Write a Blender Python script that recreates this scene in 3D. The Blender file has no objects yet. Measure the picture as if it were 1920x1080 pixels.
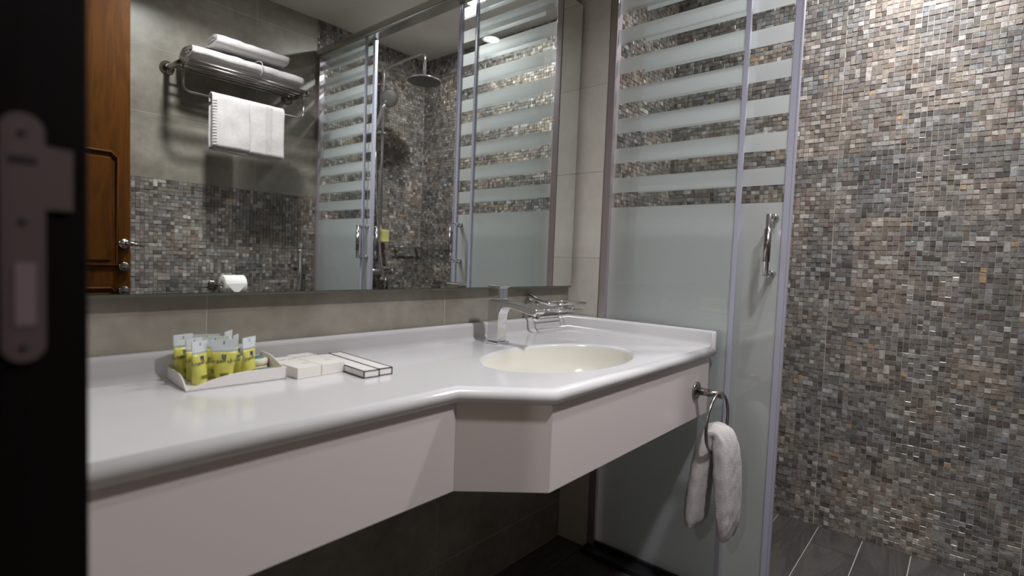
import bpy, bmesh, math, random
import numpy as np
from mathutils import Vector, Matrix
R_ = random.Random(7)
sc = bpy.context.scene
col = sc.collection
PI = math.pi

# ---------------------------------------------------------------- camera, world, lamps, exposure
CAM = (0.0, -1.1005, 1.0162); YAW, PITCH, ROLL = 0.8617, -0.0516, 0.0382; FPX = 993.19
cy_, sy_ = math.cos(YAW), math.sin(YAW); cp_, sp_ = math.cos(PITCH), math.sin(PITCH)
F_ = Vector((sy_*cp_, cy_*cp_, sp_)); Ra = Vector((cy_, -sy_, 0)); Ua = Ra.cross(F_)
cr_, sr_ = math.cos(ROLL), math.sin(ROLL)
Rv = Ra*cr_ + Ua*sr_; Uv = Ua*cr_ - Ra*sr_
cd = bpy.data.cameras.new('camera'); cam = bpy.data.objects.new('camera', cd); col.objects.link(cam)
cam.matrix_world = Matrix(((Rv.x, Uv.x, -F_.x, CAM[0]), (Rv.y, Uv.y, -F_.y, CAM[1]), (Rv.z, Uv.z, -F_.z, CAM[2]), (0, 0, 0, 1)))
cd.sensor_width = 36; cd.lens = FPX/1920*36; cd.clip_start = 0.01
cd.dof.use_dof = True; cd.dof.focus_distance = 1.65; cd.dof.aperture_fstop = 2.8
sc.camera = cam
w = bpy.data.worlds.new('world'); sc.world = w; w.use_nodes = True
w.node_tree.nodes['Background'].inputs[0].default_value = (0.8, 0.85, 1.0, 1)
w.node_tree.nodes['Background'].inputs[1].default_value = 0.05
sc.view_settings.view_transform = 'Standard'; sc.view_settings.look = 'None'
sc.view_settings.exposure = 0.0; sc.view_settings.gamma = 1.0; sc.view_settings.use_curve_mapping = False
sc.cycles.use_denoising = True
sc.cycles.max_bounces = 14; sc.cycles.transparent_max_bounces = 24; sc.cycles.glossy_bounces = 8
sc.cycles.transmission_bounces = 10; sc.cycles.diffuse_bounces = 5
sc.cycles.sample_clamp_indirect = 8.0; sc.cycles.blur_glossy = 0.3
ZCEIL = 2.3558
LAMPS = [('room', (0.86, -1.22), 16.5, (1.0, 0.985, 0.99)), ('shower', (1.97, -0.96), 21.0, (1.0, 0.98, 0.985)),
         ('corridor', (-1.86, -1.20), 18.0, (1.0, 0.98, 0.97))]  # corridor lamp is an added unseen fill shining through the doorway
SPREAD = {'room': 142, 'shower': 178, 'corridor': 170}
for nm, (x, y), e, c in LAMPS:
    ld = bpy.data.lights.new('downlight_glow', 'AREA'); ld.shape = 'DISK'; ld.size = 0.10; ld.energy = e; ld.color = c; ld.spread = math.radians(SPREAD[nm])
    lo = bpy.data.objects.new('downlight_glow', ld); col.objects.link(lo); lo.location = (x, y, ZCEIL-0.012)

# ---------------------------------------------------------------- helpers
def lin(c): return tuple((v/255/12.92 if v/255 <= 0.04045 else ((v/255+0.055)/1.055)**2.4) for v in c)
def nodes(m):
    m.use_nodes = True; return m.node_tree.nodes, m.node_tree.links
def PM(name, rgb, rough=0.5, metal=0.0, coat=0.0, bump=0.0, bscale=60, vary=0.0, vscale=6, trans=0.0, sss=0.0, spec=0.5, aniso=0.0):
    m = bpy.data.materials.new(name); n, l = nodes(m); b = n['Principled BSDF']
    c = lin(rgb); b.inputs['Base Color'].default_value = (*c, 1); b.inputs['Roughness'].default_value = rough
    b.inputs['Metallic'].default_value = metal; b.inputs['Coat Weight'].default_value = coat; b.inputs['Coat Roughness'].default_value = 0.05
    b.inputs['Transmission Weight'].default_value = trans; b.inputs['Specular IOR Level'].default_value = spec
    if sss: b.inputs['Subsurface Weight'].default_value = sss; b.inputs['Subsurface Scale'].default_value = 0.01
    tc = n.new('ShaderNodeTexCoord')
    if vary:
        t = n.new('ShaderNodeTexNoise'); t.inputs['Scale'].default_value = vscale; t.inputs['Detail'].default_value = 6; l.new(tc.outputs['Object'], t.inputs['Vector'])
        r = n.new('ShaderNodeMapRange'); r.inputs['From Min'].default_value = .3; r.inputs['From Max'].default_value = .7
        r.inputs['To Min'].default_value = 1-vary; r.inputs['To Max'].default_value = 1+vary; l.new(t.outputs['Fac'], r.inputs['Value'])
        x = n.new('ShaderNodeVectorMath'); x.operation = 'SCALE'; x.inputs[0].default_value = c; l.new(r.outputs['Result'], x.inputs['Scale']); l.new(x.outputs['Vector'], b.inputs['Base Color'])
    if bump:
        t = n.new('ShaderNodeTexNoise'); t.inputs['Scale'].default_value = bscale; t.inputs['Detail'].default_value = 4; l.new(tc.outputs['Object'], t.inputs['Vector'])
        bp = n.new('ShaderNodeBump'); bp.inputs['Strength'].default_value = bump; bp.inputs['Distance'].default_value = 0.002
        l.new(t.outputs['Fac'], bp.inputs['Height']); l.new(bp.outputs['Normal'], b.inputs['Normal'])
    return m
def wood_mat(name, dark, light, rough=0.4, sx=(1.2, 14, 14), bump=.15, coat=0, spec=.5):
    m = bpy.data.materials.new(name); n, l = nodes(m); b = n['Principled BSDF']; b.inputs['Roughness'].default_value = rough; b.inputs['Coat Weight'].default_value = coat; b.inputs['Specular IOR Level'].default_value = spec
    tc = n.new('ShaderNodeTexCoord'); oi = n.new('ShaderNodeObjectInfo'); mp = n.new('ShaderNodeMapping'); mp.inputs['Scale'].default_value = sx
    add = n.new('ShaderNodeVectorMath'); add.operation = 'ADD'; mul = n.new('ShaderNodeVectorMath'); mul.operation = 'SCALE'; mul.inputs[0].default_value = (7.3, 3.1, 5.7)
    l.new(oi.outputs['Random'], mul.inputs['Scale']); l.new(tc.outputs['Object'], add.inputs[0]); l.new(mul.outputs['Vector'], add.inputs[1]); l.new(add.outputs['Vector'], mp.inputs['Vector'])
    t = n.new('ShaderNodeTexNoise'); t.inputs['Scale'].default_value = 1.6; t.inputs['Detail'].default_value = 8; t.inputs['Roughness'].default_value = .65; t.inputs['Distortion'].default_value = 1.4
    l.new(mp.outputs['Vector'], t.inputs['Vector'])
    wv = n.new('ShaderNodeMath'); wv.operation = 'MULTIPLY'; wv.inputs[1].default_value = 9.0; l.new(t.outputs['Fac'], wv.inputs[0])
    fr = n.new('ShaderNodeMath'); fr.operation = 'PINGPONG'; fr.inputs[1].default_value = 1.0; l.new(wv.outputs[0], fr.inputs[0])
    ra = n.new('ShaderNodeValToRGB'); ra.color_ramp.elements[0].color = (*lin(dark), 1); ra.color_ramp.elements[1].color = (*lin(light), 1); l.new(fr.outputs[0], ra.inputs['Fac'])
    hs = n.new('ShaderNodeHueSaturation'); rr = n.new('ShaderNodeMapRange'); rr.inputs['To Min'].default_value = .8; rr.inputs['To Max'].default_value = 1.2
    l.new(oi.outputs['Random'], rr.inputs['Value']); l.new(rr.outputs['Result'], hs.inputs['Value']); l.new(ra.outputs['Color'], hs.inputs['Color']); l.new(hs.outputs['Color'], b.inputs['Base Color'])
    bp = n.new('ShaderNodeBump'); bp.inputs['Strength'].default_value = bump; bp.inputs['Distance'].default_value = 0.001; l.new(fr.outputs[0], bp.inputs['Height']); l.new(bp.outputs['Normal'], b.inputs['Normal'])
    return m
def concrete_mat(name, a, bcol, rough=0.32):
    m = bpy.data.materials.new(name); n, l = nodes(m); b = n['Principled BSDF']; b.inputs['Roughness'].default_value = rough
    g = n.new('ShaderNodeNewGeometry'); oi = n.new('ShaderNodeObjectInfo')
    t = n.new('ShaderNodeTexNoise'); t.inputs['Scale'].default_value = 3.2; t.inputs['Detail'].default_value = 9; t.inputs['Roughness'].default_value = .62; l.new(g.outputs['Position'], t.inputs['Vector'])
    t2 = n.new('ShaderNodeTexNoise'); t2.inputs['Scale'].default_value = 34; t2.inputs['Detail'].default_value = 5; l.new(g.outputs['Position'], t2.inputs['Vector'])
    ra = n.new('ShaderNodeValToRGB'); ra.color_ramp.elements[0].color = (*lin(a), 1); ra.color_ramp.elements[1].color = (*lin(bcol), 1)
    ra.color_ramp.elements[0].position = .32; ra.color_ramp.elements[1].position = .68
    mx = n.new('ShaderNodeMix'); mx.data_type = 'FLOAT'; mx.inputs[0].default_value = .22; l.new(t.outputs['Fac'], mx.inputs[2]); l.new(t2.outputs['Fac'], mx.inputs[3]); l.new(mx.outputs[0], ra.inputs['Fac'])
    hs = n.new('ShaderNodeHueSaturation'); rr = n.new('ShaderNodeMapRange'); rr.inputs['To Min'].default_value = .93; rr.inputs['To Max'].default_value = 1.07
    l.new(oi.outputs['Random'], rr.inputs['Value']); l.new(rr.outputs['Result'], hs.inputs['Value']); l.new(ra.outputs['Color'], hs.inputs['Color']); l.new(hs.outputs['Color'], b.inputs['Base Color'])
    bp = n.new('ShaderNodeBump'); bp.inputs['Strength'].default_value = .12; bp.inputs['Distance'].default_value = 0.001; l.new(t2.outputs['Fac'], bp.inputs['Height']); l.new(bp.outputs['Normal'], b.inputs['Normal'])
    return m
def mosaic_mat(name, single):
    m = bpy.data.materials.new(name); n, l = nodes(m); b = n['Principled BSDF']; b.inputs['Roughness'].default_value = .22
    if single: a = n.new('ShaderNodeObjectInfo'); src = a.outputs['Color']
    else: a = n.new('ShaderNodeAttribute'); a.attribute_name = 'Col'; src = a.outputs['Color']
    g = n.new('ShaderNodeNewGeometry')
    t = n.new('ShaderNodeTexNoise'); t.inputs['Scale'].default_value = 110; t.inputs['Detail'].default_value = 6; t.inputs['Roughness'].default_value = .7; t.inputs['Distortion'].default_value = .8; l.new(g.outputs['Position'], t.inputs['Vector'])
    r = n.new('ShaderNodeMapRange'); r.inputs['From Min'].default_value = .3; r.inputs['From Max'].default_value = .7; r.inputs['To Min'].default_value = .55; r.inputs['To Max'].default_value = 1.45; l.new(t.outputs['Fac'], r.inputs['Value'])
    t3 = n.new('ShaderNodeTexNoise'); t3.inputs['Scale'].default_value = 17; t3.inputs['Detail'].default_value = 5; t3.inputs['Distortion'].default_value = 1.5; l.new(g.outputs['Position'], t3.inputs['Vector'])
    r3 = n.new('ShaderNodeMapRange'); r3.inputs['From Min'].default_value = .3; r3.inputs['From Max'].default_value = .7; r3.inputs['To Min'].default_value = .82; r3.inputs['To Max'].default_value = 1.24; l.new(t3.outputs['Fac'], r3.inputs['Value'])
    mm_ = n.new('ShaderNodeMath'); mm_.operation = 'MULTIPLY'; l.new(r.outputs['Result'], mm_.inputs[0]); l.new(r3.outputs['Result'], mm_.inputs[1])
    x = n.new('ShaderNodeVectorMath'); x.operation = 'SCALE'; l.new(src, x.inputs[0]); l.new(mm_.outputs[0], x.inputs['Scale']); l.new(x.outputs['Vector'], b.inputs['Base Color'])
    bp = n.new('ShaderNodeBump'); bp.inputs['Strength'].default_value = .25; bp.inputs['Distance'].default_value = 0.0006; l.new(t.outputs['Fac'], bp.inputs['Height']); l.new(bp.outputs['Normal'], b.inputs['Normal'])
    return m
def glass_mat(name, tint, ior=1.5):
    m = bpy.data.materials.new(name); n, l = nodes(m); n.remove(n['Principled BSDF']); out = n['Material Output']
    tr = n.new('ShaderNodeBsdfTransparent'); tr.inputs[0].default_value = (*tint, 1); gl = n.new('ShaderNodeBsdfGlossy'); gl.inputs['Roughness'].default_value = 0.0
    fr = n.new('ShaderNodeFresnel'); mx = n.new('ShaderNodeMixShader')
    g = n.new('ShaderNodeNewGeometry'); mi = n.new('ShaderNodeMapRange'); mi.inputs['To Min'].default_value = ior; mi.inputs['To Max'].default_value = 1/ior
    l.new(g.outputs['Backfacing'], mi.inputs['Value']); l.new(mi.outputs['Result'], fr.inputs['IOR'])
    l.new(fr.outputs[0], mx.inputs[0]); l.new(tr.outputs[0], mx.inputs[1]); l.new(gl.outputs[0], mx.inputs[2]); l.new(mx.outputs[0], out.inputs[0])
    return m
def frost_mat(name, colr, tl=.5, tp=.05):
    m = bpy.data.materials.new(name); n, l = nodes(m); n.remove(n['Principled BSDF']); out = n['Material Output']
    c = (*lin(colr), 1)
    d = n.new('ShaderNodeBsdfDiffuse'); d.inputs[0].default_value = c; t = n.new('ShaderNodeBsdfTranslucent'); t.inputs[0].default_value = c
    tr = n.new('ShaderNodeBsdfTransparent'); tr.inputs[0].default_value = c
    m1 = n.new('ShaderNodeMixShader'); m1.inputs[0].default_value = tl; l.new(d.outputs[0], m1.inputs[1]); l.new(t.outputs[0], m1.inputs[2])
    m2 = n.new('ShaderNodeMixShader'); m2.inputs[0].default_value = tp; l.new(m1.outputs[0], m2.inputs[1]); l.new(tr.outputs[0], m2.inputs[2])
    rf = n.new('ShaderNodeBsdfRefraction'); rf.inputs['Color'].default_value = (.95, .96, .96, 1); rf.inputs['IOR'].default_value = 1.13; rf.inputs['Roughness'].default_value = .8
    m3 = n.new('ShaderNodeMixShader'); m3.inputs[0].default_value = .28; l.new(m2.outputs[0], m3.inputs[1]); l.new(rf.outputs[0], m3.inputs[2])
    gs = n.new('ShaderNodeBsdfGlossy'); gs.inputs['Roughness'].default_value = .34; m4 = n.new('ShaderNodeMixShader'); m4.inputs[0].default_value = .16
    l.new(m3.outputs[0], m4.inputs[1]); l.new(gs.outputs[0], m4.inputs[2]); l.new(m4.outputs[0], out.inputs[0]); return m
def emis(name, c, s):
    m = bpy.data.materials.new(name); n, l = nodes(m); b = n['Principled BSDF']; b.inputs['Emission Color'].default_value = (*c, 1); b.inputs['Emission Strength'].default_value = s; return m

class MB:
    def __init__(s): s.v = []; s.f = []; s.sm = []
    def add(s, vs, fs, smooth=False):
        b = len(s.v); s.v += [tuple(p) for p in vs]; s.f += [tuple(b+i for i in f) for f in fs]; s.sm += [smooth]*len(fs); return s
    def box(s, a, b, M=None):
        x0, y0, z0 = a; x1, y1, z1 = b
        vs = [Vector(p) for p in ((x0,y0,z0),(x1,y0,z0),(x1,y1,z0),(x0,y1,z0),(x0,y0,z1),(x1,y0,z1),(x1,y1,z1),(x0,y1,z1))]
        if M is not None: vs = [M @ p for p in vs]
        return s.add(vs, [(0,3,2,1),(4,5,6,7),(0,1,5,4),(1,2,6,5),(2,3,7,6),(3,0,4,7)])
    def loft(s, rings, cap=True, smooth=True, closed=True):
        n = len(rings[0]); vs = [p for r in rings for p in r]; fs = []
        for i in range(len(rings)-1):
            for j in range(n if closed else n-1):
                k = (j+1) % n; fs.append((i*n+j, i*n+k, (i+1)*n+k, (i+1)*n+j))
        s.add(vs, fs, smooth)
        if cap and closed:
            s.add(rings[0], [tuple(reversed(range(n)))], False); s.add(rings[-1], [tuple(range(n))], False)
        return s
    def tube(s, pts, r, n=12, smooth=True, flat=1.0):
        pts = [Vector(p) for p in pts]; rs = r if isinstance(r, (list, tuple)) else [r]*len(pts); rings = []; up = None
        for i, p in enumerate(pts):
            d = (pts[min(i+1, len(pts)-1)] - pts[max(i-1, 0)]).normalized()
            if up is None: up = Vector((0, 0, 1)) if abs(d.z) < .9 else Vector((1, 0, 0))
            a = d.cross(up).normalized(); b = a.cross(d).normalized(); up = b
            rings.append([p + a*math.cos(2*PI*k/n)*rs[i] + b*math.sin(2*PI*k/n)*rs[i]*flat for k in range(n)])
        return s.loft(rings, True, smooth)
    def lathe(s, prof, c=(0, 0, 0), axis='z', n=32, smooth=True, cap=True):
        rings = []
        for r, h in prof:
            ring = []
            for k in range(n):
                a = 2*PI*k/n; x, y = r*math.cos(a), r*math.sin(a)
                p = {'z': (x, y, h), 'x': (h, x, y), 'y': (y, h, x)}[axis]; ring.append((p[0]+c[0], p[1]+c[1], p[2]+c[2]))
            rings.append(ring)
        return s.loft(rings, cap, smooth)
    def build(s, name, mat, parent=None, bevel=0.0, loc=None, rotz=0.0, seg=2, **props):
        me = bpy.data.meshes.new(name); me.from_pydata(s.v, [], s.f); me.materials.append(mat)
        me.polygons.foreach_set('use_smooth', s.sm); me.update()
        bm = bmesh.new(); bm.from_mesh(me); bmesh.ops.remove_doubles(bm, verts=bm.verts, dist=1e-6); bmesh.ops.recalc_face_normals(bm, faces=bm.faces); bm.to_mesh(me); bm.free()
        o = bpy.data.objects.new(name, me); col.objects.link(o)
        if loc is not None: o.location = loc
        o.rotation_euler.z = rotz
        if bevel:
            md = o.modifiers.new('bevel', 'BEVEL'); md.width = bevel; md.segments = seg; md.limit_method = 'ANGLE'; md.angle_limit = math.radians(40)
            for p in me.polygons: p.use_smooth = True
            try:
                o.modifiers.new('wn', 'WEIGHTED_NORMAL').keep_sharp = True
            except Exception: pass
        if parent is not None: o.parent = parent
        for k, v in props.items(): o[k] = v
        return o
def thing(name, label, cat, loc=(0, 0, 0), rotz=0, group=None, kind=None):
    o = bpy.data.objects.new(name, None); col.objects.link(o); o.location = loc; o.rotation_euler.z = rotz; o.empty_display_size = .05
    o['label'] = label; o['category'] = cat
    if group: o['group'] = group
    if kind: o['kind'] = kind
    return o
def struct(name, label, cat='wall'):
    o = bpy.data.objects.new(name, None); col.objects.link(o); o['kind'] = 'structure'; o['label'] = label; o['category'] = cat; return o
def tag(o, label, cat, group=None):
    o['label'] = label; o['category'] = cat
    if group: o['group'] = group
    return o
def arc(c, r, a0, a1, n, f):
    return [f(c[0]+r*math.cos(a0+(a1-a0)*i/n), c[1]+r*math.sin(a0+(a1-a0)*i/n)) for i in range(n+1)]
def proj(p):
    d = Vector(p)-Vector(CAM); z = d.dot(F_); return (960+FPX*d.dot(Rv)/z, 540-FPX*d.dot(Uv)/z, z)

# ---------------------------------------------------------------- materials
M_tile = concrete_mat('grey_stone_tile', (108, 101, 90), (160, 155, 145))
M_nibtile = concrete_mat('lightened_nib_tile', (196, 190, 183), (222, 217, 211))  # pale tile, lightened to make up for light the nib wall lacks
M_grout = PM('pale_grout', (190, 185, 176), .9)
M_dgrout = PM('dark_grout', (96, 92, 86), .9)
M_plank = wood_mat('dark_wood_look_tile', (66, 63, 62), (84, 80, 78), .42, (1.0, 6, 6), .08)
M_ceil = PM('ceiling_paint', (205, 200, 192), .85, vary=.04, vscale=2)
M_mos = mosaic_mat('mosaic_stone', False); M_mos1 = mosaic_mat('mosaic_stone_piece', True)
M_counter = PM('white_solid_surface', (226, 225, 228), .18, coat=.3, vary=.012, vscale=5)
M_basin = PM('cream_basin', (234, 231, 223), .12, coat=.5)
M_apron = PM('white_apron_laminate', (214, 205, 204), .3)
M_chrome = PM('chrome', (228, 228, 232), .11, 1.0)
M_steel = PM('brushed_steel', (165, 158, 155), .26, 1.0, bump=.05, bscale=300)
M_alu = PM('satin_aluminium', (196, 186, 192), .3, .7)
M_strip = PM('clear_plastic_edge', (196, 196, 214), .25, trans=.2)
M_rail = PM('silver_rail', (188, 190, 184), .22, .85)
M_mirror = PM('mirror_silver', (236, 240, 238), .0, 1.0)
M_mback = PM('mirror_backing_wood', (120, 78, 48), .6)
M_medge = PM('mirror_glass_edge', (86, 92, 80), .2)
M_glass = glass_mat('clear_glass', (.972, .985, .980))
M_gedge = PM('glass_edge', (90, 130, 120), .15)
M_frost = frost_mat('frosted_film', (240, 243, 246), .38, .03)
M_towel = PM('white_terry', (194, 190, 190), .95, bump=.9, bscale=420, vary=.05, vscale=60, spec=.1)
M_door = wood_mat('orange_brown_wood', (66, 37, 7), (82, 47, 9), .5, (10, 10, 1.0), .08, 0, .12)
M_jamb = wood_mat('unlit_dark_wood', (10, 6, 6), (15, 9, 8), .6, (14, 14, 1.0), .1, 0, .1)  # dark wood pushed to near black, the jamb's unlit look put into its colour
M_plate = PM('dull_strike_plate', (90, 76, 78), .5, .3)
M_black = PM('black_void', (10, 9, 9), .8)
M_sill = PM('dark_sill', (30, 30, 34), .4)
M_card = PM('cream_card', (238, 234, 228), .6)
M_cardw = PM('white_card', (240, 236, 236), .5)
M_ink = PM('dark_ink', (40, 22, 30), .6)
M_greyink = PM('grey_ink', (168, 160, 155), .6)
M_blue = PM('blue_ink', (52, 60, 150), .5)
M_blackink = PM('olive_black_ink', (60, 60, 48), .5)
M_gel = PM('yellow_gel', (224, 221, 112), .25, trans=.12, coat=.2)
M_clearp = PM('clear_crimp_plastic', (226, 232, 234), .25, trans=.15)
M_tray = PM('white_plastic', (236, 232, 230), .3)
M_teal = PM('teal_label', (84, 146, 152), .4)
M_wrap = PM('glossy_wrap', (236, 230, 208), .12, coat=.8)
M_paper = PM('toilet_paper', (240, 238, 236), .9)
M_rubber = PM('grey_nozzle_face', (96, 96, 92), .5)
M_sponge = PM('yellow_sponge', (184, 180, 110), .9, bump=.6, bscale=200)
M_lamp = emis('lamp_lens', (1, .96, .9), 12)
M_white = PM('white_trim', (225, 223, 220), .4)

# ---------------------------------------------------------------- room constants
XL, XG, XM, D = 0.066, 1.60, 2.40, 1.866
MP = 0.025           # mirror face stands this far off the wall

# floor of planks
fl = struct('floor', 'dark grey wood look plank tile floor of bathroom and shower', 'floor')
MB().box((-3.0, -D-.4, -.06), (XM+.1, .1, -.004)).build('floor_bed', M_grout, fl)
PW = .1485
row = 0; y0 = -.71-PW*8
while y0 < 0:
    off = [0.435, 0.435+.45, .1][row % 3] if False else (1.335 if row % 2 else 0.885)
    ya, yb = max(y0, -D), min(y0+PW, 0)
    if yb-ya > .01:
        x = off-.9*2
        # joints near the shower agree with the two rows where an end joint shows
        shift = {7: 0.0}.get(row, 0)
        while x < XM:
            xa, xb = max(x, XL-.02), min(x+.9, XM)
            if xb-xa > .01:
                MB().box((-(xb-xa)/2+.0016, -(yb-ya)/2+.0016, -.01), ((xb-xa)/2-.0016, (yb-ya)/2-.0016, 0)).build('plank', M_plank, fl, loc=((xa+xb)/2, (ya+yb)/2, -R_.random()*.0004))
            x += .9
    y0 += PW; row += 1
ce = struct('ceiling', 'off-white painted ceiling above the mirror and shower', 'ceiling')
MB().box((-3.0, -D-.4, ZCEIL), (XM+.1, .1, ZCEIL+.06)).build('ceiling_board', M_ceil, ce)

# plain tiles: plane 'y' or 'x'
def tiles(parent, axis, val, sgn, u0, u1, z0, z1, ju, jz=.136, tw=.61, th=.30, t=.008, mat=None):
    us = []; k = math.floor((u0-ju)/tw)
    u = ju+k*tw
    while u < u1:
        a, b = max(u, u0), min(u+tw, u1)
        if b-a > .004:
            z = jz+math.floor((z0-jz)/th)*th
            while z < z1:
                c, d = max(z, z0), min(z+th, z1)
                if d-c > .004:
                    g = .0012; h = R_.random()*.0002
                    m = MB(); w2, h2 = (b-a)/2-g, (d-c)/2-g
                    if axis == 'y':
                        m.box((-w2, min(0, -sgn*t), -h2), (w2, max(0, -sgn*t), h2)); loc = ((a+b)/2, val+sgn*h, (c+d)/2)
                    else:
                        m.box((min(0, -sgn*t), -w2, -h2), (max(0, -sgn*t), w2, h2)); loc = (val+sgn*h, (a+b)/2, (c+d)/2)
                    m.build('tile', mat or M_tile, parent, loc=loc)
                z += th
        u += tw
# mosaic: pieces laid on a .3/17 grid
S = .3/17
PAL = [((150,146,142), 12), ((132,127,123), 14), ((118,113,109), 14), ((102,97,93), 12), ((86,80,77), 9), ((66,61,58), 6), ((134,127,118), 9),
       ((120,111,102), 8), ((106,98,88), 6), ((120,110,107), 8), ((106,104,92), 4), ((127,129,131), 5), ((168,166,163), 6), ((100,82,76), 3), ((188,185,180), 2)]
PALC = np.array([lin(p[0]) for p in PAL]); PALW = np.array([p[1] for p in PAL], float); PALW /= PALW.sum(); MEANC = PALC.T @ PALW
def mosaic_cells(u0, u1, z0, z1, ju, seed, jz=.136):
    rng = np.random.default_rng(seed); out = []
    nu0 = math.floor((u0-ju)/S); nu1 = math.ceil((u1-ju)/S); nz0 = math.floor((z0-jz)/S); nz1 = math.ceil((z1-jz)/S)
    nu, nz = nu1-nu0, nz1-nz0; occ = np.zeros((nu, nz), bool); rr = rng.random((nu, nz))
    lowf = rng.random((nu//9+3, nz//7+3))
    for j in range(nz):
        for i in range(nu):
            if occ[i, j]: continue
            a = b = 1; r = rr[i, j]
            if r < .10: a = 2
            elif r < .15: b = 2
            elif r < .155: a = b = 2
            elif r < .165: a = 3
            while a > 1 and (i+a > nu or occ[i:i+a, j].any() or ((i+nu0+a-1)//34 != (i+nu0)//34)): a -= 1
            while b > 1 and (j+b > nz or ((j+nz0+b-1)//17 != (j+nz0)//17)): b -= 1
            occ[i:i+a, j:j+b] = True
            ga = .0013 if (i+nu0) % 34 == 0 else .0006; gb = .0006; gc = .0015 if (j+nz0) % 17 == 0 else .0006; gd = .0006
            if (i+nu0+a) % 34 == 0: gb = .0013
            if (j+nz0+b) % 17 == 0: gd = .0015
            ua, ub = max(ju+(i+nu0)*S+ga, u0), min(ju+(i+nu0+a)*S-gb, u1); za, zb = max(jz+(j+nz0)*S+gc, z0), min(jz+(j+nz0+b)*S-gd, z1)
            if ub-ua < .003 or zb-za < .003: continue
            c = PALC[rng.choice(len(PALC), p=PALW)].copy(); f = lowf[i//9, j//7]
            c = (c*.72+MEANC*.28)*(.8+.4*f)*(.9+.2*rng.random()); c = c*np.array([1+.12*(f-.5), 1, 1-.12*(f-.5)])
            if rng.random() < .004: c = np.array(lin((158, 134, 108)))
            h = .0012+.0030*rng.random(); tl = (rng.random(2)-.5)*.0009
            out.append((ua, ub, za, zb, h, tl[0], tl[1], c, .0004+.0008*rng.random(), .0003+.0013*rng.random()*min(1, h/.002)))
    return out
def piece_geo(ua, ub, za, zb, h, t0, t1, ch=.0007, cv=.0007):
    # outer ring at base, inner ring at top
    return [(ua, za, 0), (ub, za, 0), (ub, zb, 0), (ua, zb, 0),
            (ua, za, h-cv-t0-t1), (ub, za, h-cv+t0-t1), (ub, zb, h-cv+t0+t1), (ua, zb, h-cv-t0+t1),
            (ua+ch, za+ch, h-t0-t1), (ub-ch, za+ch, h+t0-t1), (ub-ch, zb-ch, h+t0+t1), (ua+ch, zb-ch, h-t0+t1)]
PF = [(0,1,5,4),(1,2,6,5),(2,3,7,6),(3,0,4,7),(4,5,9,8),(5,6,10,9),(6,7,11,10),(7,4,8,11),(8,9,10,11)]
def to3(axis, val, sgn, p): return (p[0], val+sgn*p[2], p[1]) if axis == 'y' else (val+sgn*p[2], p[0], p[1])
def mosaic(parent, axis, val, sgn, u0, u1, z0, z1, ju, seed, singles=0):
    cells = mosaic_cells(u0, u1, z0, z1, ju, seed); pick = set()
    if singles:
        sc_ = []
        for i, c in enumerate(cells):
            P = [proj(to3(axis, val, sgn, (u, z, 0))) for u, z in ((c[0], c[2]), (c[1], c[2]), (c[1], c[3]), (c[0], c[3]))]
            if all(p[2] > .1 and 4 < p[0] < 1916 and 4 < p[1] < 1076 for p in P) and min(p[0] for p in P) > 1515:
                A = abs(sum(P[k][0]*P[(k+1) % 4][1]-P[(k+1) % 4][0]*P[k][1] for k in range(4)))/2; sc_.append((A, i))
        sc_.sort(reverse=True); pick = {i for _, i in sc_[:singles]}
    vs = []; fs = []; cs = []
    for i, c in enumerate(cells):
        if i in pick: continue
        b = len(vs); vs += [to3(axis, val, sgn, p) for p in piece_geo(*c[:7], c[8], c[9])]; fs += [tuple(b+k for k in f) for f in PF]; cs += [(*c[7], 1)]*9
    me = bpy.data.meshes.new('mosaic_field'); me.from_pydata(vs, [], fs); me.materials.append(M_mos)
    at = me.attributes.new('Col', 'FLOAT_COLOR', 'FACE'); at.data.foreach_set('color', np.array(cs, 'f').ravel()); me.update()
    bm = bmesh.new(); bm.from_mesh(me); bmesh.ops.recalc_face_normals(bm, faces=bm.faces); bm.to_mesh(me); bm.free()
    o = bpy.data.objects.new('mosaic_field', me); col.objects.link(o); o.parent = parent; o['kind'] = 'stuff'
    cache = {}
    for i in sorted(pick):
        c = cells[i]; uc, zc = (c[0]+c[1])/2, (c[2]+c[3])/2
        key = (round(c[1]-c[0], 4), round(c[3]-c[2], 4), i % 6)
        if key not in cache:
            g = piece_geo(c[0]-uc, c[1]-uc, c[2]-zc, c[3]-zc, *c[4:7], c[8], c[9]); mm = bpy.data.meshes.new('mosaic_piece')
            mm.from_pydata([to3(axis, 0, sgn, p) for p in g], [], PF); mm.materials.append(M_mos1)
            bm = bmesh.new(); bm.from_mesh(mm); bmesh.ops.recalc_face_normals(bm, faces=bm.faces); bm.to_mesh(mm); bm.free(); cache[key] = mm
        q = bpy.data.objects.new('mosaic_piece', cache[key]); col.objects.link(q); q.location = to3(axis, val, sgn, (uc, zc, 0)); q.color = (*c[7], 1); q.parent = parent

# walls
wb = struct('wall_back', 'wall of large grey stone tiles behind the mirror and vanity')
MB().box((-.6, .0007, -.05), (1.66, .08, ZCEIL+.05)).build('wall_core', M_grout, wb)
tiles(wb, 'y', 0, -1, XL, XG, 0, ZCEIL, .388)
wn = struct('wall_nib', 'narrow return wall of grey tile between mirror and shower post')
MB().box((XG+.0007, -.122, -.05), (1.66, .0006, ZCEIL+.05)).build('wall_core', M_grout, wn)
tiles(wn, 'x', XG, -1, -.124, 0, 0, ZCEIL, -.61, mat=M_nibtile)
wr = struct('wall_right', 'shower wall covered in small brown and grey mosaic squares')
MB().box((XM+.0005, -D-.1, -.05), (XM+.08, .1, ZCEIL+.05)).build('wall_core', M_grout, wr)
mosaic(wr, 'x', XM, -1, -D, 0, 0, ZCEIL, -.69, 1, 300)
ws = struct('wall_shower', 'mosaic shower wall behind the striped fixed glass panel')
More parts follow.
